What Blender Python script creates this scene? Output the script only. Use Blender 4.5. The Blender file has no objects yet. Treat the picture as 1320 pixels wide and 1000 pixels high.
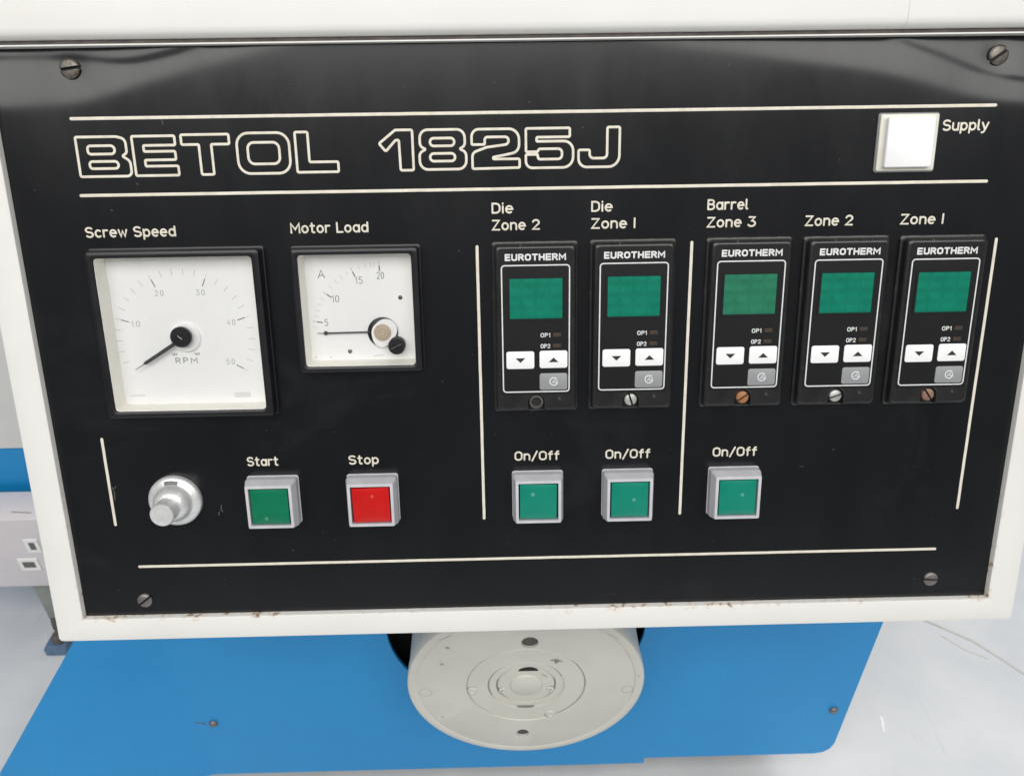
import bpy, bmesh, math, random
from mathutils import Vector, Matrix
random.seed(7)
scene = bpy.context.scene
COL = scene.collection
PI = math.pi
R = math.radians

# ------------------------------------------------------------------ camera
TILT = R(20)                      # the control panel leans back 20 degrees
PANEL_C = Vector((0, 0, 1.0))     # panel origin in the room
M_ROOT = Matrix.Translation(PANEL_C) @ Matrix.Rotation(PI/2 - TILT, 4, 'X')
cam_d = bpy.data.cameras.new('camera')
cam = bpy.data.objects.new('camera', cam_d); COL.objects.link(cam)
rc = Matrix(((0.99970704, 0.01954062, -0.0142831), (-0.0230203, 0.58531267, -0.81048081), (-0.00747722, 0.81057217, 0.58559103)))
cam.matrix_world = Matrix.Translation((-0.00698, -0.39633, 1.28635)) @ rc.to_4x4()
cam_d.sensor_width = 36; cam_d.lens = 36 * 1050 / 1320
cam_d.clip_start = 0.01; cam_d.clip_end = 60
cam_d.dof.use_dof = True; cam_d.dof.focus_distance = 0.475; cam_d.dof.aperture_fstop = 18
scene.camera = cam

# ------------------------------------------------------------------ light
w = bpy.data.worlds.new("World"); scene.world = w; w.use_nodes = True
w.node_tree.nodes['Background'].inputs[0].default_value = (0.92, 0.96, 1.0, 1)
w.node_tree.nodes['Background'].inputs[1].default_value = 0.17
def area(name, loc, target, sx, sy, power, col):
    d = bpy.data.lights.new(name, 'AREA'); d.shape = 'RECTANGLE'; d.size = sx; d.size_y = sy
    d.energy = power; d.color = col
    o = bpy.data.objects.new(name, d); COL.objects.link(o); o.location = loc
    o.rotation_euler = (Vector(target) - Vector(loc)).to_track_quat('-Z', 'Y').to_euler()
    return o
area('workshop_light', (0.05, -1.72, 3.02), (0, 0, 1.0), 4.3, 1.7, 110, (1.0, 0.985, 0.955))
area('workshop_light', (1.6, 1.4, 3.0), (0.6, 0.3, 0.4), 1.4, 1.4, 32, (0.96, 0.98, 1.0))
scene.view_settings.view_transform = 'Standard'
scene.view_settings.look = 'None'; scene.view_settings.gamma = 1; scene.view_settings.exposure = 0.04
scene.render.filter_size = 2.15

# ------------------------------------------------------------------ materials
def mat(name, col, rough=.5, metal=0., spec=.5, nscale=0, namt=0., bump=0., bscale=200., col2=None, specks=None, coat=0.):
    m = bpy.data.materials.new(name); m.use_nodes = True
    nt = m.node_tree; N = nt.nodes; L = nt.links; b = N['Principled BSDF']
    b.inputs['Base Color'].default_value = (*col, 1); b.inputs['Roughness'].default_value = rough
    b.inputs['Metallic'].default_value = metal; b.inputs['Specular IOR Level'].default_value = spec
    b.inputs['Coat Weight'].default_value = coat
    tc = N.new('ShaderNodeTexCoord')
    src = None
    if nscale:
        n = N.new('ShaderNodeTexNoise'); n.inputs['Scale'].default_value = nscale; n.inputs['Detail'].default_value = 5; n.inputs['Roughness'].default_value = .6
        L.new(tc.outputs['Object'], n.inputs['Vector'])
        mr = N.new('ShaderNodeMapRange'); mr.inputs[1].default_value = .3; mr.inputs[2].default_value = .7
        L.new(n.outputs['Fac'], mr.inputs[0])
        mx = N.new('ShaderNodeMix'); mx.data_type = 'RGBA'
        c2 = col2 or tuple(max(0, c * (1 - namt)) for c in col)
        mx.inputs[6].default_value = (*col, 1); mx.inputs[7].default_value = (*c2, 1)
        L.new(mr.outputs[0], mx.inputs[0]); src = mx.outputs[2]
        rr = N.new('ShaderNodeMapRange'); rr.inputs[3].default_value = rough * .85; rr.inputs[4].default_value = min(1, rough * 1.2)
        L.new(n.outputs['Fac'], rr.inputs[0]); L.new(rr.outputs[0], b.inputs['Roughness'])
    if specks:   # (scale, threshold, colour)
        v = N.new('ShaderNodeTexNoise'); v.inputs['Scale'].default_value = specks[0]; v.inputs['Detail'].default_value = 3
        L.new(tc.outputs['Object'], v.inputs['Vector'])
        r2 = N.new('ShaderNodeMapRange'); r2.inputs[1].default_value = specks[1]; r2.inputs[2].default_value = specks[1] + .03
        L.new(v.outputs['Fac'], r2.inputs[0])
        m2 = N.new('ShaderNodeMix'); m2.data_type = 'RGBA'; m2.inputs[7].default_value = (*specks[2], 1)
        if src: L.new(src, m2.inputs[6])
        else: m2.inputs[6].default_value = (*col, 1)
        L.new(r2.outputs[0], m2.inputs[0]); src = m2.outputs[2]
    if src: L.new(src, b.inputs['Base Color'])
    if bump:
        nb = N.new('ShaderNodeTexNoise'); nb.inputs['Scale'].default_value = bscale; nb.inputs['Detail'].default_value = 4
        L.new(tc.outputs['Object'], nb.inputs['Vector'])
        bp = N.new('ShaderNodeBump'); bp.inputs['Strength'].default_value = bump; bp.inputs['Distance'].default_value = .0005
        L.new(nb.outputs['Fac'], bp.inputs['Height']); L.new(bp.outputs['Normal'], b.inputs['Normal'])
    return m
def nodes(m): return m.node_tree.nodes, m.node_tree.links, m.node_tree.nodes['Principled BSDF']

M = {}
M['panel'] = mat('panel_black', (.0022, .0025, .0034), .12, coat=.8, nscale=9, col2=(.0042, .0047, .006), bump=.04, bscale=900, specks=(260, .80, (.08, .09, .09)))
def panel_extra():
    # dried wipe marks and faint scuffs that sit on the black face
    N, L, b = nodes(M['panel'])
    tc = [n for n in N if n.type == 'TEX_COORD'][0]
    mp = N.new('ShaderNodeMapping'); mp.inputs['Scale'].default_value = (14, 5, 1); mp.inputs['Rotation'].default_value = (0, 0, .5)
    n = N.new('ShaderNodeTexNoise'); n.inputs['Scale'].default_value = 1.4; n.inputs['Detail'].default_value = 8; n.inputs['Roughness'].default_value = .65
    L.new(tc.outputs['Object'], mp.inputs[0]); L.new(mp.outputs[0], n.inputs['Vector'])
    r = N.new('ShaderNodeMapRange'); r.inputs[1].default_value = .35; r.inputs[2].default_value = .75; r.inputs[3].default_value = .15; r.inputs[4].default_value = .26
    L.new(n.outputs['Fac'], r.inputs[0]); L.new(r.outputs[0], b.inputs['Coat Roughness'])
    r2 = N.new('ShaderNodeMapRange'); r2.inputs[1].default_value = .35; r2.inputs[2].default_value = .75; r2.inputs[3].default_value = .40; r2.inputs[4].default_value = .52
    L.new(n.outputs['Fac'], r2.inputs[0]); L.new(r2.outputs[0], b.inputs['Roughness']); b.inputs['Specular IOR Level'].default_value = .10
    # dull film of wiped dust
    mp3 = N.new('ShaderNodeMapping'); mp3.inputs['Scale'].default_value = (7, 12, 1); mp3.inputs['Rotation'].default_value = (0, 0, -.3)
    n3 = N.new('ShaderNodeTexNoise'); n3.inputs['Scale'].default_value = 1.; n3.inputs['Detail'].default_value = 9; n3.inputs['Roughness'].default_value = .7; n3.inputs['Distortion'].default_value = .6
    L.new(tc.outputs['Object'], mp3.inputs[0]); L.new(mp3.outputs[0], n3.inputs['Vector'])
    r3 = N.new('ShaderNodeMapRange'); r3.inputs[1].default_value = .55; r3.inputs[2].default_value = .8; r3.inputs[4].default_value = .13; L.new(n3.outputs['Fac'], r3.inputs[0])
    old = b.inputs['Base Color'].links[0].from_socket
    m3 = N.new('ShaderNodeMix'); m3.data_type = 'RGBA'; m3.inputs[7].default_value = (.085, .09, .095, 1)
    L.new(old, m3.inputs[6]); L.new(r3.outputs[0], m3.inputs[0]); L.new(m3.outputs[2], b.inputs['Base Color'])
panel_extra()
M['cream'] = mat('cream_paint', (.76, .755, .73), .38, nscale=9, col2=(.71, .70, .665), bump=.10, bscale=380)
def chips():
    # chipped paint with rust along the lip that holds the panel (sizes in metres, own coordinates of the frame)
    N, L, b = nodes(M['frame'])
    tc = [n for n in N if n.type == 'TEX_COORD'][0]
    sep = N.new('ShaderNodeSeparateXYZ'); L.new(tc.outputs['Object'], sep.inputs[0])
    def math_(op, a, c=None, v=None):
        x = N.new('ShaderNodeMath'); x.operation = op
        (L.new(a, x.inputs[0]) if not isinstance(a, (int, float)) else setattr(x.inputs[0], 'default_value', a))
        if c is not None: (L.new(c, x.inputs[1]) if not isinstance(c, (int, float)) else setattr(x.inputs[1], 'default_value', c))
        return x.outputs[0]
    dl = math_('SUBTRACT', -.2765, sep.outputs[0]); dr = math_('SUBTRACT', sep.outputs[0], .3067); db = math_('SUBTRACT', -.147, sep.outputs[1])
    d = math_('MAXIMUM', math_('MAXIMUM', dl, dr), db)
    n = N.new('ShaderNodeTexNoise'); n.inputs['Scale'].default_value = 190; n.inputs['Detail'].default_value = 5; L.new(tc.outputs['Object'], n.inputs['Vector'])
    n2 = N.new('ShaderNodeTexNoise'); n2.inputs['Scale'].default_value = 16; n2.inputs['Detail'].default_value = 2; L.new(tc.outputs['Object'], n2.inputs['Vector'])
    s = math_('ADD', n.outputs['Fac'], math_('MULTIPLY', math_('SUBTRACT', n2.outputs['Fac'], .5), .55))
    low = N.new('ShaderNodeMapRange'); low.inputs[1].default_value = -.145; low.inputs[2].default_value = -.02; low.inputs[3].default_value = 0; low.inputs[4].default_value = .14
    L.new(sep.outputs[1], low.inputs[0])
    s = math_('SUBTRACT', math_('SUBTRACT', s, math_('MULTIPLY', math_('ABSOLUTE', d), 52.)), low.outputs[0])
    r = N.new('ShaderNodeMapRange'); r.inputs[1].default_value = .615; r.inputs[2].default_value = .67; L.new(s, r.inputs[0])
    # spread discolouration
    r3 = N.new('ShaderNodeMapRange'); r3.inputs[1].default_value = .50; r3.inputs[2].default_value = .64; r3.inputs[4].default_value = .4; L.new(s, r3.inputs[0])
    old = b.inputs['Base Color'].links[0].from_socket
    ma = N.new('ShaderNodeMix'); ma.data_type = 'RGBA'; ma.inputs[7].default_value = (.55, .38, .22, 1)
    L.new(old, ma.inputs[6]); L.new(r3.outputs[0], ma.inputs[0])
    mb = N.new('ShaderNodeMix'); mb.data_type = 'RGBA'; mb.inputs[7].default_value = (.30, .21, .15, 1)
    L.new(ma.outputs[2], mb.inputs[6]); L.new(r.outputs[0], mb.inputs[0]); L.new(mb.outputs[2], b.inputs['Base Color'])
M['frame'] = mat('frame_paint', (.735, .73, .70), .38, nscale=11, col2=(.69, .68, .645), bump=.10, bscale=380, specks=(90, .81, (.45, .40, .33)))
chips()
M['ivory'] = mat('engraved_ivory', (.74, .70, .60), .6, nscale=160, col2=(.60, .55, .46), specks=(500, .74, (.30, .26, .22)))
M['white_ink'] = mat('white_ink', (.72, .73, .72), .5, nscale=400, namt=.2)
M['bezel'] = mat('black_plastic', (.007, .007, .009), .34, spec=.4, nscale=60, col2=(.012, .012, .014), bump=.1, bscale=700, specks=(330, .76, (.07, .07, .065)))
M['case'] = mat('moulded_black', (.009, .009, .010), .30, nscale=90, col2=(.018, .018, .017), bump=.2, bscale=500, specks=(170, .68, (.07, .065, .055)))
M['foil'] = mat('label_foil', (.008, .008, .009), .36, spec=.4, nscale=50, namt=.2)
M['dial'] = mat('dial_white', (.95, .95, .95), .55, nscale=20, namt=.02)
M['dialwall'] = mat('dial_wall', (.94, .925, .85), .5, nscale=30, namt=.05)
M['dialink'] = mat('dial_ink', (.25, .25, .25), .6, nscale=300, namt=.3)
M['dialfaint'] = mat('dial_faint_ink', (.50, .50, .49), .6, nscale=300, namt=.1)
M['needle'] = mat('needle_grey', (.05, .05, .055), .4, nscale=80, namt=.2)
M['green'] = mat('green_lens', (.0, .135, .062), .25, nscale=45, col2=(.002, .165, .082), bump=.15, bscale=160, specks=(420, .70, (.06, .24, .16)))
M['teal'] = mat('teal_lens', (.001, .185, .125), .25, nscale=45, col2=(.008, .225, .155), bump=.15, bscale=160, specks=(380, .73, (.08, .27, .21)))
M['red'] = mat('red_lens', (.46, .004, .004), .25, nscale=45, col2=(.54, .010, .007), bump=.15, bscale=160, specks=(400, .72, (.60, .07, .05)))
M['red_pale'] = mat('red_painted_glint', (.60, .07, .06), .2, nscale=900, col2=(.50, .03, .02)); M['teal_pale'] = mat('teal_painted_glint', (.10, .34, .26), .2, nscale=900, col2=(.03, .24, .17)); M['green_pale'] = mat('green_painted_glint', (.10, .26, .18), .2, nscale=900, col2=(.01, .16, .09))  # pale tints that paint a glint onto each lens
M['grey_plastic'] = mat('pale_grey_plastic', (.56, .56, .60), .32, nscale=70, col2=(.46, .46, .49), bump=.08, bscale=300)
M['gap'] = mat('dark_gap', (.012, .02, .02), .6, nscale=60, namt=.2)
M['steel'] = mat('worn_steel', (.22, .20, .18), .45, metal=.7, nscale=250, col2=(.08, .065, .05), bump=.5, bscale=500)
M['dull'] = mat('blackened_screw', (.13, .12, .12), .42, metal=.45, nscale=250, col2=(.22, .20, .20), bump=.4, bscale=500)
M['zinc'] = mat('zinc_screw', (.55, .55, .52), .42, metal=.6, nscale=200, namt=.2, bump=.4, bscale=500)
M['rust'] = mat('rusty_screw', (.30, .12, .045), .7, metal=.2, nscale=260, col2=(.42, .21, .10), bump=.6, bscale=600)
M['brown'] = mat('brown_screw', (.20, .10, .07), .6, metal=.3, nscale=260, col2=(.34, .22, .17), bump=.6, bscale=600)
M['alu'] = mat('satin_aluminium', (.84, .84, .84), .36, metal=.5, nscale=220, col2=(.66, .66, .66), bump=.2, bscale=500)
M['slotdark'] = mat('slot_dark', (.012, .011, .010), .8, nscale=60, namt=.2)
M['key_white'] = mat('white_key', (.82, .82, .82), .4, nscale=60, namt=.03)
M['key_grey'] = mat('grey_key', (.26, .27, .28), .45, nscale=60, namt=.06)
M['led'] = mat('unlit_indicator', (.055, .035, .022), .4, nscale=400, col2=(.035, .026, .018))
M['blue'] = mat('blue_paint', (.008, .225, .53), .40, spec=.38, nscale=6, col2=(.012, .265, .60), bump=.45, bscale=300, specks=(75, .755, (.03, .16, .34)))
M['flange'] = mat('stone_grey_paint', (.585, .575, .52), .45, nscale=12, col2=(.51, .495, .44), bump=.3, bscale=260, specks=(120, .74, (.26, .24, .20)))
M['fl_line'] = mat('joint_grime_and_shade', (.13, .12, .10), .8, nscale=120, col2=(.33, .31, .27))
M['socket'] = mat('socket_plastic', (.66, .62, .64), .4, nscale=40, namt=.04)
M['socket_w'] = mat('socket_white', (.84, .84, .82), .35, nscale=40, namt=.03)
M['leggrey'] = mat('grey_green_cast', (.20, .22, .20), .55, nscale=80, col2=(.28, .30, .28), bump=.3, bscale=200)
M['rubber'] = mat('dark_rubber', (.06, .055, .055), .7, nscale=120, col2=(.14, .12, .11), bump=.4, bscale=300)
M['blue_rubber'] = mat('slate_blue_foot', (.07, .13, .22), .6, nscale=120, col2=(.12, .20, .30), bump=.4, bscale=300)
M['cab'] = mat('pale_grey_cabinet', (.66, .66, .64), .5, nscale=20, namt=.05)
M['beige'] = mat('beige_coil', (.62, .50, .38), .5, nscale=200, namt=.2)
M['milky'] = mat('milky_cap', (.80, .80, .81), .25, nscale=30, namt=.02)

def floor_mat():
    m = mat('painted_concrete', (.53, .55, .57), .42, nscale=6, col2=(.66, .67, .685), bump=.5, bscale=90)
    N, L, b = nodes(m); tc = [n for n in N if n.type == 'TEX_COORD'][0]
    old = b.inputs['Base Color'].links[0].from_socket
    # long thin scuffs
    last = old
    for rot, sc, th, c in ((.6, (50, 3, 1), .68, (.50, .52, .54)), (-.9, (70, 4, 1), .69, (.46, .46, .45)), (1.7, (4, 30, 1), .70, (.80, .82, .84))):
        mp = N.new('ShaderNodeMapping'); mp.inputs['Rotation'].default_value = (0, 0, rot); mp.inputs['Scale'].default_value = sc
        n = N.new('ShaderNodeTexNoise'); n.inputs['Scale'].default_value = 1; n.inputs['Detail'].default_value = 6; n.inputs['Distortion'].default_value = 1.2
        L.new(tc.outputs['Object'], mp.inputs[0]); L.new(mp.outputs[0], n.inputs['Vector'])
        r = N.new('ShaderNodeMapRange'); r.inputs[1].default_value = th; r.inputs[2].default_value = th + .06; r.inputs[4].default_value = .55
        L.new(n.outputs['Fac'], r.inputs[0])
        mx = N.new('ShaderNodeMix'); mx.data_type = 'RGBA'; mx.inputs[7].default_value = (*c, 1)
        L.new(last, mx.inputs[6]); L.new(r.outputs[0], mx.inputs[0]); last = mx.outputs[2]
    L.new(last, b.inputs['Base Color'])
    return m
M['floor'] = floor_mat()
def glass_mat():
    m = bpy.data.materials.new('window_glass'); m.use_nodes = True
    nt = m.node_tree; N = nt.nodes; L = nt.links; N.remove(N['Principled BSDF'])
    t = N.new('ShaderNodeBsdfTransparent'); g = N.new('ShaderNodeBsdfGlossy'); g.inputs['Roughness'].default_value = .06
    f = N.new('ShaderNodeFresnel'); f.inputs[0].default_value = 1.45; x = N.new('ShaderNodeMixShader')
    nz = N.new('ShaderNodeTexNoise'); nz.inputs['Scale'].default_value = 30
    cr = N.new('ShaderNodeMapRange'); cr.inputs[3].default_value = .97; cr.inputs[4].default_value = .995
    L.new(nz.outputs['Fac'], cr.inputs[0]); L.new(cr.outputs[0], t.inputs[0])
    L.new(f.outputs[0], x.inputs[0]); L.new(t.outputs[0], x.inputs[1]); L.new(g.outputs[0], x.inputs[2])
    L.new(x.outputs[0], N['Material Output'].inputs[0]); return m
M['glass'] = glass_mat()
def display_mat(name, a, c):
    m = mat(name, a, .35, spec=.3, nscale=120, col2=c)
    # faint ghost of the unlit digit segments
    N, L, b = nodes(m); tc = [n for n in N if n.type == 'TEX_COORD'][0]
    old = b.inputs['Base Color'].links[0].from_socket
    mp = N.new('ShaderNodeMapping'); mp.inputs['Scale'].default_value = (1, .62, 1)
    br = N.new('ShaderNodeTexBrick'); br.inputs['Scale'].default_value = 62; br.offset = 0
    br.inputs['Color1'].default_value = (1, 1, 1, 1); br.inputs['Color2'].default_value = (1, 1, 1, 1); br.inputs['Mortar'].default_value = (0, 0, 0, 1)
    br.inputs['Mortar Size'].default_value = .10; br.inputs['Mortar Smooth'].default_value = 1.; br.inputs['Bias'].default_value = 0
    L.new(tc.outputs['Object'], mp.inputs[0]); L.new(mp.outputs[0], br.inputs[0])
    mx = N.new('ShaderNodeMix'); mx.data_type = 'RGBA'; mx.blend_type = 'MULTIPLY'; mx.inputs[0].default_value = .12
    L.new(old, mx.inputs[6]); L.new(br.outputs[0], mx.inputs[7]); L.new(mx.outputs[2], b.inputs['Base Color'])
    return m
M['lcd'] = display_mat('green_display', (.0, .150, .092), (.0, .185, .115))
M['lcd_dull'] = display_mat('dull_green_display', (.014, .145, .080), (.022, .175, .098))

# ------------------------------------------------------------------ mesh helpers (millimetres in, metres out)
class MB:
    def __init__(s): s.v = []; s.f = []; s.mi = []; s.cur = 0
    def add(s, vs, fs):
        o = len(s.v); s.v += [tuple(p) for p in vs]
        for f in fs: s.f.append(tuple(i + o for i in f)); s.mi.append(s.cur)
    def loft(s, loops, cap0=False, cap1=False, close=True):
        n = len(loops[0]); vs = [p for l in loops for p in l]; fs = []
        for k in range(len(loops) - 1):
            for i in range(n if close else n - 1):
                j = (i + 1) % n
                fs.append((k*n+i, k*n+j, (k+1)*n+j, (k+1)*n+i))
        if cap0: fs.append(tuple(range(n))[::-1])
        if cap1: fs.append(tuple((len(loops)-1)*n + i for i in range(n)))
        s.add(vs, fs)
    def box(s, x0, x1, y0, y1, z0, z1, b=0):
        if b <= 0:
            s.loft([[(x0,y0,z),(x1,y0,z),(x1,y1,z),(x0,y1,z)] for z in (z0, z1)], True, True)
        else:
            s.loft([rr(x0+b,x1-b,y0+b,y1-b,b*.5,z0,2), rr(x0,x1,y0,y1,b,z0+b,2), rr(x0,x1,y0,y1,b,z1-b,2), rr(x0+b*.3,x1-b*.3,y0+b*.3,y1-b*.3,b,z1-b*.3,2), rr(x0+b,x1-b,y0+b,y1-b,b,z1,2)], True, True)
    def lathe(s, prof, cx=0, cy=0, seg=40, z0=0):   # profile of (radius, z), axis z
        loops = [[(cx + r*math.cos(2*PI*i/seg), cy + r*math.sin(2*PI*i/seg), z0 + z) for i in range(seg)] for r, z in prof]
        s.loft(loops, True, True)
    def build(s, name, m, parent=None, loc=(0,0,0), smooth=False, scale=.001):
        me = bpy.data.meshes.new(name)
        me.from_pydata([(x*scale, y*scale, z*scale) for x, y, z in s.v], [], s.f)
        ms = m if isinstance(m, (list, tuple)) else [m]
        for q in ms: me.materials.append(q)
        if len(ms) > 1: me.polygons.foreach_set('material_index', s.mi)
        bm = bmesh.new(); bm.from_mesh(me); bmesh.ops.recalc_face_normals(bm, faces=bm.faces); bm.to_mesh(me); bm.free()
        if smooth:
            me.polygons.foreach_set('use_smooth', [True]*len(me.polygons))
            me.set_sharp_from_angle(angle=R(38))
        o = bpy.data.objects.new(name, me); COL.objects.link(o)
        o.location = tuple(c*scale for c in loc)
        if parent: o.parent = parent
        return o
def rr(x0, x1, y0, y1, r, z, n=4):
    out = []
    for cx, cy, a in ((x1-r, y1-r, 0), (x0+r, y1-r, 90), (x0+r, y0+r, 180), (x1-r, y0+r, 270)):
        for k in range(n+1):
            t = R(a + 90*k/n); out.append((cx + r*math.cos(t), cy + r*math.sin(t), z))
    return out
def rpoly(pts, n=5):
    """closed outline with rounded corners: pts (x, y, radius)"""
    out = []; N = len(pts)
    for i, (x, y, r) in enumerate(pts):
        P = Vector((x, y)); A = Vector(pts[i-1][:2]); B = Vector(pts[(i+1) % N][:2])
        a = (A-P); b = (B-P); la, lb = a.length, b.length; a.normalize(); b.normalize()
        ang = a.angle(b)
        if r <= 0 or ang > 3.1: out.append((x, y)); continue
        d = min(r / math.tan(ang/2), la*.499, lb*.499); rad = d*math.tan(ang/2)
        c = P + (a+b).normalized() * (rad / math.sin(ang/2))
        s = P + a*d - c; e = P + b*d - c
        a0 = math.atan2(s.y, s.x); da = math.atan2(e.y, e.x) - a0
        while da > PI: da -= 2*PI
        while da < -PI: da += 2*PI
        for k in range(n+1):
            t = a0 + da*k/n; out.append((c.x + rad*math.cos(t), c.y + rad*math.sin(t)))
    return out
def stroke(mb, pts, wd, h, z, closed=False, zf=None):
    """a line of paint or engraving filler: half-round section swept along pts"""
    P = [Vector(p) for p in pts]
    Q = [P[0]]
    for p in P[1:]:
        if (p-Q[-1]).length > 1e-4: Q.append(p)
    if closed and (Q[0]-Q[-1]).length < 1e-4: Q.pop()
    P = Q; n = len(P)
    if n == 1:
        P = [P[0]-Vector((.01,0)), P[0]+Vector((.01,0))]; n = 2; closed = False
    hw = wd/2
    sec = [(-1, 0), (-.92, .62), (-.5, .95), (0, 1), (.5, .95), (.92, .62), (1, 0)]
    rows = []
    def row(p, nx, ny, k, hh, ml=1.):
        zz = z + (zf(p.x, p.y) if zf else 0)
        return [(p.x + nx*a*hw*k*ml, p.y + ny*a*hw*k*ml, zz + b*h*hh - (0.02 if b == 0 else 0)) for a, b in sec]
    for i in range(n):
        if closed: a, b = P[i-1], P[(i+1) % n]
        else: a, b = P[max(0, i-1)], P[min(n-1, i+1)]
        if closed or 0 < i < n-1:
            d1 = (P[i]-a).normalized(); d2 = (b-P[i]).normalized()
            t = (d1+d2)
            t = d2 if t.length < 1e-3 else t.normalized()
            ml = min(1.6, 1/max(.3, t.dot(d2)))
        else: t = (b-a).normalized(); ml = 1
        nx, ny = -t.y, t.x
        if not closed and i == 0:
            for s_ in (1, .87, .5): rows.append(row(P[0]-t*hw*s_, nx, ny, math.sqrt(max(.01, 1-s_*s_)), max(.25, math.sqrt(1-s_*s_*.9))))
        rows.append(row(P[i], nx, ny, 1, 1, ml))
        if not closed and i == n-1:
            for s_ in (.5, .87, 1): rows.append(row(P[-1]+t*hw*s_, nx, ny, math.sqrt(max(.01, 1-s_*s_)), max(.25, math.sqrt(1-s_*s_*.9))))
    if closed: rows.append(rows[0])
    mb.loft(rows, not closed, not closed, close=False)

def empty(name, parent=None, loc=(0,0,0)):
    o = bpy.data.objects.new(name, None); COL.objects.link(o); o.empty_display_size = .02
    o.location = tuple(c*.001 for c in loc)
    if parent: o.parent = parent
    return o
def thing(o, label, cat, group=None):
    o['label'] = label; o['category'] = cat
    if group: o['group'] = group
    return o
def copy_tree(o, parent, loc):
    c = o.copy(); COL.objects.link(c); c.parent = parent; c.location = tuple(q*.001 for q in loc)
    for ch in [x for x in bpy.data.objects if x.parent == o]:
        d = ch.copy(); COL.objects.link(d); d.parent = c
    return c

# ------------------------------------------------------------------ single-stroke engraving alphabet (cap height 1)
def A(cx, cy, rx, ry, a0, a1, n=12):
    return [(cx + rx*math.cos(R(a0+(a1-a0)*k/n)), cy + ry*math.sin(R(a0+(a1-a0)*k/n))) for k in range(n+1)]
G = {
 'S': (.58, [A(.29,.755,.28,.245,35,270,10) + A(.29,.255,.29,.255,90,-145,10)]),
 'c': (.46, [A(.25,.36,.25,.36,50,310)]),
 'r': (.34, [[(0,0),(0,.72)], A(.24,.44,.24,.28,180,65,6)]),
 'e': (.50, [[(0,.38)] + [(.5,.38)] + A(.25,.36,.25,.36,8,305)]),
 'w': (.68, [[(0,.72),(.17,0),(.34,.62),(.51,0),(.68,.72)]]),
 'p': (.50, [[(0,.72),(0,-.30)], A(.25,.36,.25,.36,180,540)]),
 'd': (.50, [[(.5,1),(.5,0)], A(.25,.36,.25,.36,0,360)]),
 'a': (.50, [[(.5,.72),(.5,0)], A(.25,.36,.25,.36,0,360)]),
 'o': (.50, [A(.25,.36,.25,.36,90,450)]),
 't': (.36, [[(.14,.98),(.14,.16)] + A(.28,.15,.14,.15,190,290,5), [(0,.72),(.34,.72)]]),
 'M': (.72, [[(0,0),(0,1),(.36,.35),(.72,1),(.72,0)]]),
 'L': (.46, [[(0,1),(0,0),(.46,0)]]),
 'D': (.56, [[(0,0),(0,1),(.22,1)] + A(.22,.66,.34,.34,90,0,6) + A(.22,.34,.34,.34,0,-90,6) + [(0,0)]]),
 'i': (.02, [[(0.01,0),(0.01,.70)], [(.01,.97),(.01,1.0)]]),
 'Z': (.58, [[(.02,1),(.56,1),(0,0),(.58,0)]]),
 'n': (.46, [[(0,0),(0,.72)], A(.23,.46,.23,.26,180,0,8) + [(.46,0)]]),
 '2': (.54, [A(.27,.72,.26,.28,165,-25,9) + [(0,0),(.54,0)]]),
 'I': (.02, [[(.01,0),(.01,1)]]),
 'B': (.54, [[(0,0),(0,1),(.28,1)] + A(.28,.77,.22,.23,90,-90,8) + [(0,.54)], [(.28,.54)] + A(.28,.27,.26,.27,90,-90,8) + [(0,0)]]),
 'l': (.10, [[(0,1),(0,.14)] + A(.12,.12,.12,.12,180,270,4)]),
 '3': (.54, [[(.04,1),(.50,1),(.24,.60)] + A(.24,.30,.30,.30,90,-150,10)]),
 'u': (.46, [[(0,.72)] + A(.23,.26,.23,.26,180,360,8) + [(.46,.72)], [(.46,.28),(.46,0)]]),
 'y': (.50, [[(0,.72),(.26,.02)], [(.50,.72),(.20,-.18),(.10,-.29),(.0,-.29)]]),
 'O': (.58, [A(.29,.70,.29,.30,0,180,8) + A(.29,.30,.29,.30,180,360,8) + [(.58,.70)]]),
 '/': (.44, [[(0,-.14),(.44,1.06)]]),
 'f': (.34, [[(.12,0),(.12,.80)] + A(.28,.82,.16,.19,180,85,5), [(0,.68),(.32,.68)]]),
 '0': (.46, [A(.23,.72,.23,.28,0,180,8) + A(.23,.28,.23,.28,180,360,8) + [(.46,.72)]]),
 '1': (.20, [[(0,.78),(.18,1),(.18,0)]]),
 '4': (.50, [[(.38,0),(.38,1),(0,.28),(.5,.28)]]),
 '5': (.48, [[(.46,1),(.06,1),(.02,.56)] + A(.22,.32,.26,.32,110,-140,9)]),
 'A': (.60, [[(0,0),(.3,1),(.6,0)], [(.12,.34),(.48,.34)]]),
 'R': (.54, [[(0,0),(0,1),(.28,1)] + A(.28,.75,.24,.25,90,-90,7) + [(0,.5)], [(.26,.5),(.54,0)]]),
 'P': (.52, [[(0,0),(0,1),(.27,1)] + A(.27,.74,.25,.26,90,-90,7) + [(0,.48)]]),
 'E': (.50, [[(.5,1),(0,1),(0,0),(.5,0)], [(0,.5),(.46,.5)]]),
 'U': (.56, [[(0,1),(0,.22)] + A(.22,.2,.22,.2,180,270,4) + A(.36,.2,.2,.2,270,360,4) + [(.56,1)]]),
 'T': (.56, [[(0,1),(.56,1)], [(.28,1),(.28,0)]]),
 'H': (.56, [[(0,0),(0,1)], [(.56,0),(.56,1)], [(0,.5),(.56,.5)]]),
}
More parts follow.
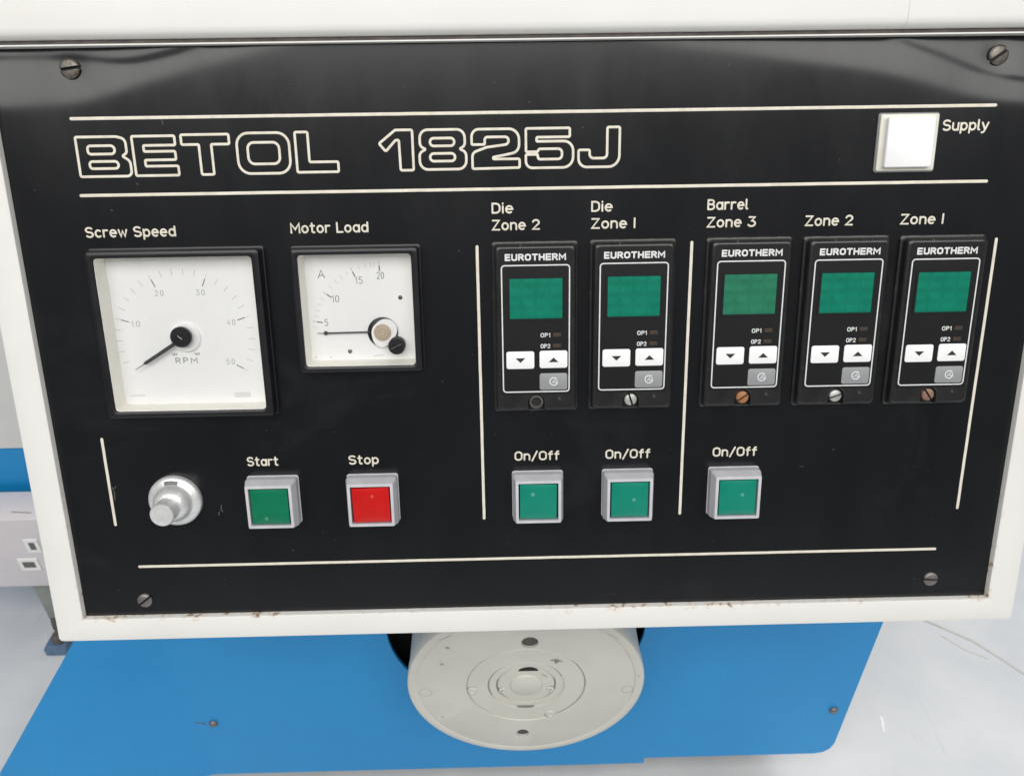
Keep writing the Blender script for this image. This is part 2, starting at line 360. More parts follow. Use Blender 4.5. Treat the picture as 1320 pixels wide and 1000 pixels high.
def lettering(mb, s, u0, u1, vb, cap, wd, h, z, gap=.24, space=.42, rot=0, zf=None):
    tot = 0
    for i, ch in enumerate(s): tot += (space if ch == ' ' else G[ch][0] + (gap if i < len(s)-1 and s[i+1] != ' ' else 0))
    sx = (u1-u0)/max(tot, .05) if u1 is not None else cap
    x = 0
    for ch in s:
        if ch == ' ': x += space; continue
        wg, st = G[ch]
        for l in st:
            stroke(mb, [(u0 + (x+a)*sx, vb + b*cap) for a, b in l], wd, h, z, zf=zf)
        x += wg + gap
# ================================================================== CONTROL CONSOLE
console = empty('control_console'); console.matrix_world = M_ROOT
thing(console, 'cream steel control console with black instrument panel, meters, push buttons and temperature controllers', 'control panel')

UC = {-1: -236., 1: 268.}
def interp(x, pts):
    if x <= pts[0][0]: return pts[0][1]
    for (a, p), (b, q) in zip(pts, pts[1:]):
        if x <= b: return p + (q-p)*(x-a)/(b-a)
    return pts[-1][1]
# the sheet is creased and pulled back along its upper edge by the corner screws:
# its slope sets in above EDGE(u) and eases off again along a second, narrow crease
EDGE = [(-290, 164), (-236, 165.5), (-220, 168.5), (-203, 174), (-177, 180.5), (-150, 188), (-130, 193), (-90, 204), (40, 204), (100, 190), (126, 187), (169, 182), (197, 178), (219, 173.5), (233, 169.3), (251, 163), (267, 160), (315, 157)]
CREASE = [(-290, 188), (-236, 188), (-222, 187), (-205, 184.5), (-188, 187.5), (-165, 192.5), (-140, 205), (190, 205), (213, 190), (230, 185.5), (250, 177.5), (267, 172), (315, 166)]
UG = [-290 + 3*i for i in range(204)]; VG = [140 + .75*j for j in range(76)]
BG = []
for u_ in UG:
    col = []; acc = 0
    e = sum(interp(u_+q, EDGE) for q in (-14, -7, 0, 7, 14))/5; c = sum(interp(u_+q, CREASE) for q in (-10, -5, 0, 5, 10))/5
    amp = .105 + .02*math.sin(u_/23.) + .035*min(1, max(0, (u_-190)/60))
    for v_ in VG:
        col.append(acc)
        sl = amp/(1+math.exp(-(v_-e)/2.2)) - .13*math.exp(-((v_-c)/2.6)**2)
        acc -= sl*.75
    BG.append(col)
def bulge(u, v):
    d = .05*math.sin(u/61.+.6)*math.sin(v/47.+1.)
    if v > 140.5:
        x = min(max((u+290)/3, 0), 202.99); y = min((v-140)/.75, 74.99)
        i, j = int(x), int(y); fx, fy = x-i, y-j
        d += (BG[i][j]*(1-fx)+BG[i+1][j]*fx)*(1-fy) + (BG[i][j+1]*(1-fx)+BG[i+1][j+1]*fx)*fy
    for cu, cv in ((-234.6, 182.3), (268.5, 182.9)):
        d -= .45*math.exp(-((u-cu)**2 + (v-cv)**2)/(8.0**2))
    return d
def make_panel():
    holes = [(-234.5, -144.5, -9, 82.5), (-121, -55, 16.5, 82.6)]
    us = sorted(set([-280.5, 310.5] + [h for q in holes for h in q[:2]] + [-278 + 2.8*i for i in range(210)]))
    vs = sorted(set([-150, 193.3] + [h for q in holes for h in q[2:]] + [-148 + 4*i for i in range(71)] + [138 + 1.3*i for i in range(42)]))
    us = [u for i, u in enumerate(us) if i == 0 or u-us[i-1] > .02]; vs = [v for v in vs if v <= 193.3]; vs = [v for i, v in enumerate(vs) if i == 0 or v-vs[i-1] > .02]
    mb = MB(); V = []; F = []
    for v in vs:
        for u in us: V.append((u, v, bulge(u, v)))
    n = len(us)
    for j in range(len(vs)-1):
        for i in range(n-1):
            cu = (us[i]+us[i+1])/2; cv = (vs[j]+vs[j+1])/2
            if any(a < cu < b and c < cv < d for a, b, c, d in holes): continue
            F.append((j*n+i, j*n+i+1, (j+1)*n+i+1, (j+1)*n+i))
    mb.add(V, F)
    o = mb.build('front_panel', M['panel'], console, smooth=False)
    o.data.polygons.foreach_set('use_smooth', [True]*len(o.data.polygons))
    return o
panel = make_panel(); panel['label'] = 'black satin front panel buckled at its upper corner screws'

# frame: left, bottom, right rails and a thin top lip in one welded sheet
def frame_poly():
    mb = MB()
    oL, oR, oB, oT = -295, 325.5, -163.3, 194
    iL, iR, iB, iT = -276.7, 306.9, -147.1, 192.7
    def loop(l, r, b, t, z, rad): return rr(l, r, b, t, rad, z, 4)
    mb.loft([loop(oL, oR, oB, oT, -120, 3), loop(oL, oR, oB, oT, 2.2, 3), loop(oL+.7, oR-.7, oB+.7, oT-.3, 3.9, 2.6), loop(oL+2.2, oR-2.2, oB+2.2, oT-.4, 4.5, 2),
             loop(iL-1.2, iR+1.2, iB-1.2, iT+.3, 4.5, .9), loop(iL-.3, iR+.3, iB-.3, iT+.1, 4.1, .6), loop(iL, iR, iB, iT, 3.2, .5), loop(iL, iR, iB, iT, -4, .5)])
    return mb
fr = frame_poly().build('frame', M['frame'], console, smooth=True)
fr['label'] = 'cream painted frame with rust chips along its inner edge'
mb = MB(); mb.box(-293, 323.5, -161.5, 193, -122, -119); mb.build('back_plate', M['cream'], console)
# lid above the panel, two pieces meeting at a hairline joint
for u0, u1 in ((-330, 211.7), (211.85, 360)):
    mb = MB()
    prof = [(196.1, -118), (196.1, 1.5), (196.3, 3.4), (197.2, 5.6), (198.8, 7.2), (201.5, 8), (240, 9), (252, 7), (262, 1), (268, -10), (270, -118)]
    mb.loft([[(u, v, n) for v, n in prof] for u in (u0, u1)], True, True)
    mb.build('lid', M['cream'], console, smooth=True)
mb = MB(); mb.box(-329, 359, 194.05, 196.05, -100, 1.2); mb.build('lid_seam', M['rubber'], console)

# rule lines
for a, b in (((-237.4, 156.8), (269.6, 156.8)), ((-238.4, 116.1), (270.4, 116.1)), ((-237.8, -112.8), (270.2, -112.8)),
             ((-248.7, -27.2), (-248.7, -83.6)), ((-18.75, 84.2), (-18.75, -84.6)), ((104.5, 84.6), (104.5, -84.2)), ((280.9, 83.5), (280.9, -84.5))):
    mb = MB(); n = 60 if abs(a[0]-b[0]) > 10 else 30
    pts = [(a[0]+(b[0]-a[0])*k/n + (random.uniform(-.04, .04) if a[0] == b[0] else 0), a[1]+(b[1]-a[1])*k/n + (random.uniform(-.04, .04) if a[1] == b[1] else 0)) for k in range(n+1)]
    stroke(mb, pts, 1.75, .28, .02, zf=bulge)
    mb.build('rule_line', M['ivory'], console, smooth=True)

# large outlined letters: every contour is its own closed line
LET = {
 'B': [[(-236.9,147.2,.8),(-215,147.2,5),(-209.9,146,3.2),(-209.9,138.6,2.2),(-212.6,136.9,.5),(-208.6,134.2,3.4),(-208.6,126.2,4.2),(-214,126.2,3),(-236.9,126.2,.8)],
       [(-231.0,142.5,1.6),(-216.3,142.5,2.3),(-216.3,138.1,2.3),(-231.0,138.1,1.6)],
       [(-231.0,134.2,1.6),(-215.3,134.2,2.0),(-215.3,130.4,2.0),(-231.0,130.4,1.6)]],
 'E': [[(-206.3,147.2,.8),(-183.0,147.2,.8),(-183.0,142.3,.8),(-200.4,142.3,.6),(-200.4,139.1,.6),(-183.4,139.1,.8),(-183.4,134.6,.8),(-200.4,134.6,.6),(-200.4,131.3,.6),(-182.6,131.3,.8),(-182.6,126.3,.8),(-206.3,126.3,.8)]],
 'T': [[(-179.5,147.6,.8),(-153.4,147.6,.8),(-153.4,142.4,.8),(-163.3,142.4,.6),(-163.3,126.4,.8),(-170.1,126.4,.8),(-170.1,142.4,.6),(-179.5,142.4,.8)]],
 'O': [[(-149.4,148,6.5),(-120.7,148,6.5),(-120.7,126.5,6.5),(-149.4,126.5,6.5)], [(-143.6,143,3.4),(-126.3,143,3.4),(-126.3,131.6,3.4),(-143.6,131.6,3.4)]],
 'L': [[(-117.2,148.1,.8),(-110.2,148.1,.8),(-110.2,132.2,.8),(-94.4,132.2,.8),(-94.4,126.8,.8),(-117.2,126.8,.8)]],
 '1': [[(-71.3,141.4,.8),(-62.1,148.4,1.0),(-52.8,148.4,1.0),(-52.8,127.0,.9),(-60.0,127.0,.9),(-60.3,143.3,1.4),(-62.2,143.0,1.0),(-67.8,137.2,.8)]],
 '8': [[(-48.8,148.3,5.6),(-24.0,148.3,5.6),(-24.0,139.6,3.0),(-27.0,138.0,.4),(-23.4,136.2,3.2),(-23.4,127.2,5.6),(-49.2,127.2,5.6),(-49.2,136.2,3.2),(-45.6,138.0,.4),(-48.8,139.6,3.0)],
       [(-43.2,143.8,2.1),(-29.8,143.8,2.1),(-29.8,139.7,2.1),(-43.2,139.7,2.1)], [(-43.4,135.7,2.1),(-29.6,135.7,2.1),(-29.6,131.6,2.1),(-43.4,131.6,2.1)]],
 '2': [[(-20.2,140.1,.7),(-20.2,148.2,5.2),(6.0,148.2,5.6),(6.0,136.0,4.6),(-2.0,134.4,4),(-14.0,132.3,.9),(6.2,132.2,.8),(6.2,127.5,.8),(-20.0,127.2,.8),(-20.0,135.8,3.2),(-12.0,138.6,4),(0.2,140.1,2.2),(0.2,144.0,2.2),(-13.0,144.0,1.6),(-13.0,140.1,.6)]],
 '5': [[(9.8,148.2,.8),(34.1,148.2,.8),(34.1,143.5,.8),(15.7,143.5,.7),(15.7,141.3,.6),(36.0,141.3,5.2),(36.0,127.2,5.6),(9.7,127.2,4.8),(9.7,134.4,.7),(16.2,134.4,.6),(16.6,131.8,1.2),(29.8,131.8,2.2),(29.8,137.3,2.2),(17.0,137.3,1.2),(16.2,135.8,.6),(9.8,135.8,.7)]],
 'J': [[(54.9,148.3,.8),(61.8,148.3,.8),(61.8,127.2,6),(39.0,127.2,5),(39.0,136.4,.8),(45.2,136.4,.8),(45.2,131.9,2.2),(54.9,131.9,2.2)]],
}
for ch in 'BETOL1825J':
    mb = MB()
    for c in LET[ch]: stroke(mb, rpoly(c, 6), 1.42, .25, .02, closed=True, zf=bulge)
    mb.build('letter', M['ivory'], console, smooth=True)

# captions
for s, u0, u1, vb in (('Screw Speed', -238.9, -190.6, 93.3), ('Motor Load', -123.6, -82.0, 93.8), ('Die', -9.5, 1.8, 103.0), ('Zone 2', -9.6, 15.2, 93.6),
                      ('Die', 46.9, 58.1, 103.1), ('Zone I', 46.9, 69.6, 93.6), ('Barrel', 112.9, 135.2, 103.0), ('Zone 3', 113.0, 138.6, 93.2),
                      ('Zone 2', 169.3, 194.4, 93.1), ('Zone I', 224.2, 246.6, 93.1), ('Supply', 241.9, 267.0, 144.0), ('Start', -162.5, -144.2, -46.1),
                      ('Stop', -100.5, -82.9, -46.4), ('On/Off', 1.4, 28.2, -46.1), ('On/Off', 57.4, 84.3, -46.1), ('On/Off', 123.7, 150.3, -46.1)):
    mb = MB(); lettering(mb, s, u0, u1, vb, 5.1, 1.05, .22, .02)
    mb.build('caption', M['ivory'], console, smooth=True)

# scratches and grit stuck to the panel
mb = MB()
for pts in ([(-188.6,155.9),(-188.2,153.2)], [(-206.8,122.2),(-206.2,121.6)], [(-223,108.2),(-222.4,107.7)], [(-181.6,-71.8),(-182.2,-75.0),(-181.3,-76.2)], [(-183.5,-76.5),(-184.0,-78.6)],
            [(-247,-58.5),(-246.2,-61.5),(-246.6,-67)], [(-244.8,-58),(-245.6,-59.2)], [(-140.5,-103.5),(-140.1,-103.9)], [(41,148.5),(41.4,148.1)]):
    stroke(mb, pts, .45, .08, .03, zf=bulge)
for pts in ([(197.5, -43.8), (199, -43.2)], [(178, -54.0), (180.5, -54.5)]):
    stroke(mb, pts, .22, .05, .03, zf=bulge)
for k in range(110):
    u, v = random.uniform(-265, 295), random.uniform(-140, 185)
    if -240 < u < -50 and -16 < v < 87 or 110 < v < 160 and -240 < u < 66: continue
    a = random.uniform(0, PI); l = random.uniform(.1, .9)
    stroke(mb, [(u, v), (u+l*math.cos(a), v+l*math.sin(a))], random.uniform(.12, .28), .05, .03, zf=bulge)
o = mb.build('scratch', mat('scratch_grey', (.12, .12, .115), .7, nscale=200, namt=.4), console); o['kind'] = 'stuff'

# slotted screws
def slotted(mb, r, h, a, z=0, sw=.16, dome=.35):
    """cheese-head screw: two half discs with a sunken slot"""
    mb.cur = 0
    ca, sa = math.cos(a), math.sin(a); g = r*sw
    for sgn in (1, -1):
        t0 = math.asin(g/r); n = 14
        arc = [(r*math.cos(t0+(PI-2*t0)*k/n), sgn*r*math.sin(t0+(PI-2*t0)*k/n)) for k in range(n+1)]
        def lp(s, zz): return [((x*s)*ca-(max(abs(y*s), g)*sgn)*sa, (x*s)*sa+(max(abs(y*s), g)*sgn)*ca, z+zz) for x, y in arc]
        mb.loft([lp(1, 0), lp(1, h*(1-dome)), lp(.9, h*(1-dome*.45)), lp(.72, h)], False, True)
    mb.cur = 1
    mb.lathe([(r*.97, 0), (r*.97, h*.38)], seg=24, z0=z)
mb = MB(); slotted(mb, 5.3, 3.0, R(8)); s0 = mb.build('panel_screw', [M['steel'], M['slotdark']], console, (-234.6, 182.3, bulge(-234.6, 182.3)-.2), smooth=True)
s0['label'] = 'worn steel slotted screw in a dimple of the panel'
mb = MB(); slotted(mb, 5.3, 3.0, R(35)); mb.build('panel_screw', [M['steel'], M['slotdark']], console, (268.2, 182.8, bulge(268.2, 182.8)-.2), smooth=True)
mb = MB(); slotted(mb, 4.6, 2.2, R(38)); mb.build('panel_screw', [M['dull'], M['slotdark']], console, (-237.3, -136.3, 0), smooth=True)
mb = MB(); slotted(mb, 4.6, 2.2, R(-4)); mb.build('panel_screw', [M['dull'], M['slotdark']], console, (269.6, -133.9, 0), smooth=True)

# ------------------------------------------------------------------ panel meters
def meter(cu, cv, W, H, win, label):
    """W x H bezel centred at (cu, cv); win = half sizes of the window and its offset"""
    wx, wy, ox, oy = win
    mb = MB(); a, b = W/2, H/2
    def o_(d, z, r): return rr(-a+d, a-d, -b+d, b-d, r, z, 4)
    def i_(d, z, r): return rr(ox-wx+d, ox+wx-d, oy-wy+d, oy+wy-d, r, z, 4)
    mb.loft([o_(-.8, 0.05, 1.5), o_(-.8, 1.2, 1.5), o_(0, 1.5, 1.5), o_(0, 7.2, 1.8), o_(.5, 8.5, 1.8), o_(1.4, 9, 1.8), i_(-.9, 9, 2.6), i_(-.2, 8.6, 2.2), i_(0, 7.8, 2.2), i_(0, 7.0, 2.2)])
    root = mb.build('panel_meter', M['bezel'], console, (cu, cv, 0), smooth=True); root['label'] = label
    mb = MB(); mb.loft([i_(0.02, 7.4, 2.1), i_(1.0, -4, 1.6)]); mb.build('dial_surround', M['dialwall'], root, smooth=True)
    mb = MB(); mb.loft([i_(.6, -4.6, 1.6), i_(.6, -4.05, 1.6)], True, True); mb.build('dial', M['dial'], root)
    mb = MB(); mb.loft([i_(.1, 6.9, 2), i_(.1, 7.7, 2)], True, True); mb.build('glass', M['glass'], root)
    return root
def polar(cx, cy, a, r): return (cx + r*math.cos(R(a)), cy + r*math.sin(R(a)))
ZD = -4.03
# tachometer
mc = (-189.5, 37.0)
t = meter(*mc, 97.5, 98, (44.2, 44.9, -.1, .1), 'large square speed meter reading zero')
cx, cy = -192.4-mc[0], 33.6-mc[1]
ang = lambda v: 211 - v*4.84
for v in range(0, 51, 2):
    mb = MB()
    if v % 10 == 0 and v: stroke(mb, [polar(cx, cy, ang(v), 41), polar(cx, cy, ang(v), 36)], .22, .03, ZD)
    elif v: stroke(mb, [polar(cx, cy, ang(v), 41), polar(cx, cy, ang(v), 37.2)], .28, .03, ZD)
    if v: mb.build('scale_mark', M['dialfaint'], t)
for v in (10, 20, 30, 40, 50):
    mb = MB(); stroke(mb, [polar(cx, cy, ang(v), 37.6), polar(cx, cy, ang(v), 33.4)], .62, .05, ZD); mb.build('scale_mark', M['dialink'], t)
    p = polar(cx, cy, ang(v), 29.2)
    mb = MB(); lettering(mb, str(v), p[0]-2.3, p[0]+2.3, p[1]-1.5, 3., .38, .03, ZD, gap=.5); mb.build('numeral', mat('numeral_grey', (.44,.44,.43), .6, nscale=300, namt=.1), t)
mb = MB(); lettering(mb, 'RPM', cx-7.2, cx+5.2, cy-15.3, 3.0, .5, .03, ZD, gap=.45)
for sx_ in (-7.4, 5.8): stroke(mb, [(cx+sx_-1.5, cy-9.4), (cx+sx_-.6, cy-10.6), (cx+sx_, cy-9.2), (cx+sx_+.6, cy-10.6), (cx+sx_+1.5, cy-9.4)], .5, .04, ZD)
mb.build('unit_lettering', M['dialink'], t)
mb = MB()
for k in range(5): stroke(mb, [(-39.5+k*1.8, -38.6), (-38.6+k*1.8, -38.0)], .45, .03, ZD)
mb.build('small_print', M['dialfaint'], t)
mb = MB(); stroke(mb, rpoly([(22.5,-40.2,.8),(31.6,-40.2,.8),(31.6,-37.8,.8),(22.5,-37.8,.8)]), .35, .03, ZD, closed=True)
for k in range(4): stroke(mb, [(23.8+k*1.9, -39.3), (24.9+k*1.9, -38.8)], .55, .03, ZD)
mb.build('small_print', M['dialfaint'], t)
mb = MB(); mb.lathe([(8.6, -4), (8.6, -2.6), (7.9, -1.8), (0, -1.8)], cx+.6, cy+.2, 40); mb.build('hub_boss', M['dial'], t, smooth=True)
mb = MB(); h0 = (cx, cy+.4); tip = polar(*h0, 211.5, 35.5)
mb.loft([[(h0[0]+s_*1.15*math.sin(R(31.5)), h0[1]-s_*1.15*math.cos(R(31.5)), z) for s_, z in ((-1,-.6),(1,-.6),(1,.4),(-1,.4))],
         [(polar(*h0,211.5,27.5)[0]+s_*1.0*math.sin(R(31.5)), polar(*h0,211.5,27.5)[1]-s_*1.0*math.cos(R(31.5)), z) for s_, z in ((-1,-.6),(1,-.6),(1,.3),(-1,.3))],
         [(polar(*h0,211.5,29)[0]+s_*.25*math.sin(R(31.5)), polar(*h0,211.5,29)[1]-s_*.25*math.cos(R(31.5)), z) for s_, z in ((-1,-.5),(1,-.5),(1,.1),(-1,.1))],
         [(tip[0]+s_*.15*math.sin(R(31.5)), tip[1]-s_*.15*math.cos(R(31.5)), z) for s_, z in ((-1,-.4),(1,-.4),(1,0),(-1,0))]], True, True)
mb.build('needle', M['needle'], t)
mb = MB(); mb.lathe([(6.0, .2), (6.1, 2.4), (5.3, 3.2), (2.4, 3.4), (2.2, 2.9), (0, 2.9)], cx-.2, cy+1.6, 40); mb.build('hub_cap', M['bezel'], t, smooth=True)
mb = MB(); stroke(mb, [(cx-1.6, cy+2.6), (cx+.6, cy+.6)], .5, .2, 3.0); mb.build('hub_slot', M['zinc'], t)
# ammeter
mc = (-87.9, 49.6)
t = meter(*mc, 72, 72, (31.9, 32.3, 0, 0), 'small square ammeter with exposed pivot')
cx, cy = -75.8-mc[0], 34.9-mc[1]
MA = {5: 170, 10: 144, 15: 113.5, 20: 90}
for v, a in MA.items():
    mb = MB(); stroke(mb, [polar(cx, cy, a, 38.6), polar(cx, cy, a, 36.)], .75, .05, ZD)
    stroke(mb, [polar(cx, cy, a, 41.4), polar(cx, cy, a, 39)], .22, .03, ZD); mb.build('scale_mark', M['dialink'], t)
for a in (86.3+7.8, 97, 101.5, 107, 118.5, 124.5, 130.5, 137, 149.5, 155, 160.5, 165.5, 175):
    mb = MB(); stroke(mb, [polar(cx, cy, a, 41.2), polar(cx, cy, a, 38.4)], .2, .03, ZD); mb.build('scale_mark', M['dialfaint'], t)
for s, p in (('20', (-75.5, 66.4)), ('15', (-88.0, 63.8)), ('10', (-102.4, 53.2)), ('5', (-108.8, 39.2))):
    mb = MB(); q = 1.9 if len(s) == 2 else .9; lettering(mb, s, p[0]-mc[0]-q, p[0]-mc[0]+q, p[1]-mc[1], 3.7, .42, .03, ZD, gap=.3); mb.build('numeral', M['dialink'], t)
mb = MB(); lettering(mb, 'A', -111.4-mc[0], -107.8-mc[0], 67.4-mc[1], 4.4, .55, .04, ZD); mb.build('unit_lettering', M['dialink'], t)
for u, v in ((-64.5, 55.2), (-96.0, 23.5)):
    mb = MB(); mb.lathe([(1.25, 0), (1.25, .25), (.8, .5), (0, .5)], u-mc[0], v-mc[1], 16, ZD); mb.build('dial_rivet', M['steel'], t, smooth=True)
mb = MB(); stroke(mb, [(-82.3-mc[0], 20.6-mc[1]), (-76-mc[0], 20.7-mc[1])], .35, .03, ZD)
mb.build('small_print', M['dialfaint'], t)
for u in (-117.1, -107.9):
    mb = MB(); stroke(mb, [(u-mc[0], 20-mc[1]), (u-mc[0]+1, 20.2-mc[1])], .5, .03, ZD)
    mb.build('small_print', M['dialfaint'], t)
mb = MB(); stroke(mb, [(cx-8, cy+.4), (cx-32.8, cy+.2)], .95, .6, -2.4); stroke(mb, [(cx-32.8, cy+.2), (cx-38.2, cy+.2)], .35, .4, -2.3)
mb.lathe([(1.3, 0), (1.2, .6), (0, .7)], cx-33.4, cy+.2, 14, -2.5); mb.build('needle', M['needle'], t, smooth=True)
mb = MB(); mb.lathe([(8.9, -4), (8.9, -3.0), (8.3, -2.6), (0, -2.6)], cx, cy, 48); mb.build('hub_ring', M['bezel'], t, smooth=True)
mb = MB(); o1 = []
for k in range(26):   # pale casting: reaches past the ring to the upper right and below
    a = 2*PI*k/26; r = 6.4 + 2.7*max(0, math.cos(a-R(35)))**1.3 + 2.5*max(0, math.cos(a-R(262)))**3
    o1.append((cx+r*math.cos(a), cy+r*math.sin(a)))
mb.loft([[(x, y, -2.7) for x, y in o1], [(x, y, -1.6) for x, y in o1]], False, True)
mb.build('pivot_casting', M['dial'], t)
mb = MB()
for r in (5.1, 3.5, 1.9): mb.lathe([(r, -1.6), (r, -1.0+.25*(5.1-r)), (r-.35, -.8+.25*(5.1-r)), (max(0, r-.9), -.8+.25*(5.1-r)), (max(0, r-1.1), -1.1+.25*(5.1-r)), (0, -1.1+.25*(5.1-r))], cx+.1, cy+.2, 32)
mb.build('coil', M['beige'], t, smooth=True)
mb = MB()
p0 = (cx+1.5, cy-3); p1 = (-67.4-mc[0]-.3, 27.6-mc[1]-.2)
stroke(mb, [p0, p1], 6.5, 1.3, -2.4)
mb.build('adjuster_arm', M['dial'], t, smooth=True)
mb = MB(); mb.lathe([(4.9, -2.2), (5, 3.6), (4.4, 4.4), (1.6, 4.5), (1.3, 4.0), (0, 4.0)], p1[0]+.4, p1[1]+.3, 32); mb.build('adjuster_knob', M['bezel'], t, smooth=True)
mb = MB(); stroke(mb, [(p1[0]-2.6, p1[1]-1.0), (p1[0]+3.2, p1[1]+1.8)], .6, .25, 4.45); mb.build('hub_slot', M['rubber'], t)

# ------------------------------------------------------------------ illuminated push buttons
def button_meshes():
    mb = MB(); S = 15.8
    def q(s, z, r): return rr(-s, s, -s, s, r, z, 4)
    mb.loft([q(S, .05, 1.6), q(S, .9, 1.6), q(S-.3, 1.1, 1.6), q(S-.3, 6.3, 1.8), q(S-.45, 6.9, 1.8), q(13.9, 12.7, 1.0), q(13.6, 13.0, .9), q(12.2, 13.0, .5), q(12.1, 12.8, .5), q(12.1, 9.5, .5)], False, True)
    # the recessed well behind the lens
    return mb
def lens_mesh(S=11.15, z0=9.6, z1=12.3, dome=.5):
    mb = MB(); n = 14; V = []; F = []
    for j in range(n+1):
        for i in range(n+1):
            x = -S+2*S*i/n; y = -S+2*S*j/n
            V.append((x, y, z1 + dome*(1-(x/S)**2)*(1-(y/S)**2) - (.25 if i in (0, n) or j in (0, n) else 0)))
    for j in range(n):
        for i in range(n): F.append((j*(n+1)+i, j*(n+1)+i+1, (j+1)*(n+1)+i+1, (j+1)*(n+1)+i))
    mb.add(V, F)
    mb.loft([[( -S,-S,z),(S,-S,z),(S,S,z),(-S,S,z)] for z in (z0, z1-.25)])
    return mb
btns = [(-148.1, -68.5, 'green', 'green start button'), (-86.9, -68.7, 'red', 'red stop button'), (14.9, -68.9, 'teal', 'blue-green on/off button under left die controller'),
        (70.6, -68.9, 'teal', 'blue-green on/off button under right die controller'), (136.7, -68.9, 'teal', 'blue-green on/off button of the barrel')]
hous = None; lens = {}
for u, v, c, lab in btns:
    if hous is None: hous = button_meshes().build('push_button', M['grey_plastic'], console, (u, v, 0), smooth=False); b = hous
    else: b = hous.copy(); COL.objects.link(b); b.location = (u*.001, v*.001, 0)
    b['label'] = lab
    mb = MB(); mb.loft([rr(-12.05, 12.05, -12.05, 12.05, .5, z, 4) for z in (9.55, 9.7)], False, True); mb.build('lens_well', M['gap'], b)
    l = lens_mesh().build('lens', M[c], b, smooth=True)
    l.rotation_euler = (R(random.uniform(-.6, .6)), R(random.uniform(-.6, .6)), R(random.uniform(-.8, .8)))
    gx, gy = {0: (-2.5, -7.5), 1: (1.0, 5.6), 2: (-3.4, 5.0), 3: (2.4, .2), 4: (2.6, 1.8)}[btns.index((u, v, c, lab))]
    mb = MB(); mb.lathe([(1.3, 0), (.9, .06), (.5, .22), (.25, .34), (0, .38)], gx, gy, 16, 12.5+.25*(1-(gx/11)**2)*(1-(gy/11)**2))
    mb.build('painted_glint', M[c+'_pale'], b, smooth=True)  # small pale nub, coloured to stand in for the lens glint
# supply lamp
mb = MB()
mb.loft([rr(-17.0, 17.0, -15.9, 15.9, 1.5, .05), rr(-17.0, 17.0, -15.9, 15.9, 1.5, 1.0), rr(-16.4, 16.4, -15.3, 15.3, 1.4, 1.5)], False, True)
lamp = mb.build('supply_lamp', mat('smoky_rim', (.22, .22, .225), .3, nscale=60, namt=.2), console, (221.7, 137.7, 0), smooth=True); lamp['label'] = 'square white supply lamp'
mb = MB(); mb.loft([rr(-16.2, 16.2, -15.1, 15.1, 1.2, 1.4), rr(-16.2, 16.2, -15.1, 15.1, 1.2, 2.2), rr(-15.9, 15.9, -14.8, 14.8, 1.2, 2.5), rr(-13.5, 13.2, -13.3, 13.3, .9, 2.6)])
mb.build('lamp_skirt', mat('cream_skirt', (.62, .60, .50), .3, nscale=90, col2=(.72, .70, .62)), lamp, smooth=True)
mb = MB(); mb.loft([rr(-13.6, 13.3, -13.4, 13.4, 1.2, 2.3), rr(-13.3, 13.1, -13.2, 13.2, 1.2, 5.6), rr(-12.8, 12.6, -12.7, 12.7, 1.2, 6.1)], False, True)
mb.build('lamp_cap', M['milky'], lamp, smooth=True)

# ------------------------------------------------------------------ speed knob (turns-counting dial)
mb = MB()
mb.lathe([(15.9, 0), (16.2, .6), (16.2, 3.0), (15.6, 4.2), (14.2, 4.9), (12.2, 5.6), (11.6, 6.2), (11.2, 8.5), (10.4, 10.6), (9.0, 12.4), (8.0, 13.2), (7.2, 13.6), (0, 13.6)], seg=64)
kn = mb.build('speed_knob', M['alu'], console, (-208.6, -67.2, 0), smooth=True); kn['label'] = 'aluminium turns-counting speed knob'
mb = MB(); loops = []
for r, z in [(6.6, 13), (6.8, 14), (6.8, 21.2), (7.1, 22.0), (7.2, 23.4), (6.6, 24.3), (5.6, 24.4), (5.3, 24.0), (0, 24.0)]:
    loops.append([((r + (.16*(i % 2) if 14 <= z <= 21.5 else 0))*math.cos(2*PI*i/64), (r + (.16*(i % 2) if 14 <= z <= 21.5 else 0))*math.sin(2*PI*i/64), z) for i in range(64)])
mb.loft(loops, True, True); mb.build('knob_grip', M['alu'], kn, smooth=True)
mb = MB(); n = 12
def sect(r0, r1, a0, a1, z0, z1, tilt=0):
    V = []
    for k in range(n+1):
        a = R(a0+(a1-a0)*k/n)
        V += [(r0*math.cos(a), r0*math.sin(a), z0+tilt), (r1*math.cos(a), r1*math.sin(a), z0), (r1*math.cos(a), r1*math.sin(a), z1), (r0*math.cos(a), r0*math.sin(a), z1+tilt)]
    F = [(4*k+a, 4*k+(a+1) % 4, 4*(k+1)+(a+1) % 4, 4*(k+1)+a) for k in range(n) for a in range(4)]
    return V, F + [(0, 1, 2, 3), (4*n, 4*n+1, 4*n+2, 4*n+3)]
mb.add(*sect(11.9, 14.1, 72, 108, 4.6, 5.25, .75)); mb.build('counter_window', mat('counter_grey', (.16, .16, .17), .4, nscale=200, namt=.4), kn)
mb = MB()
for k in range(50):
    a = 7.2*k
    stroke(mb, [polar(0, 0, a, 14.6), polar(0, 0, a, 15.4 if k % 5 else 15.0)], .14, .06, 4.55)
o = mb.build('index_mark', M['steel'], kn)

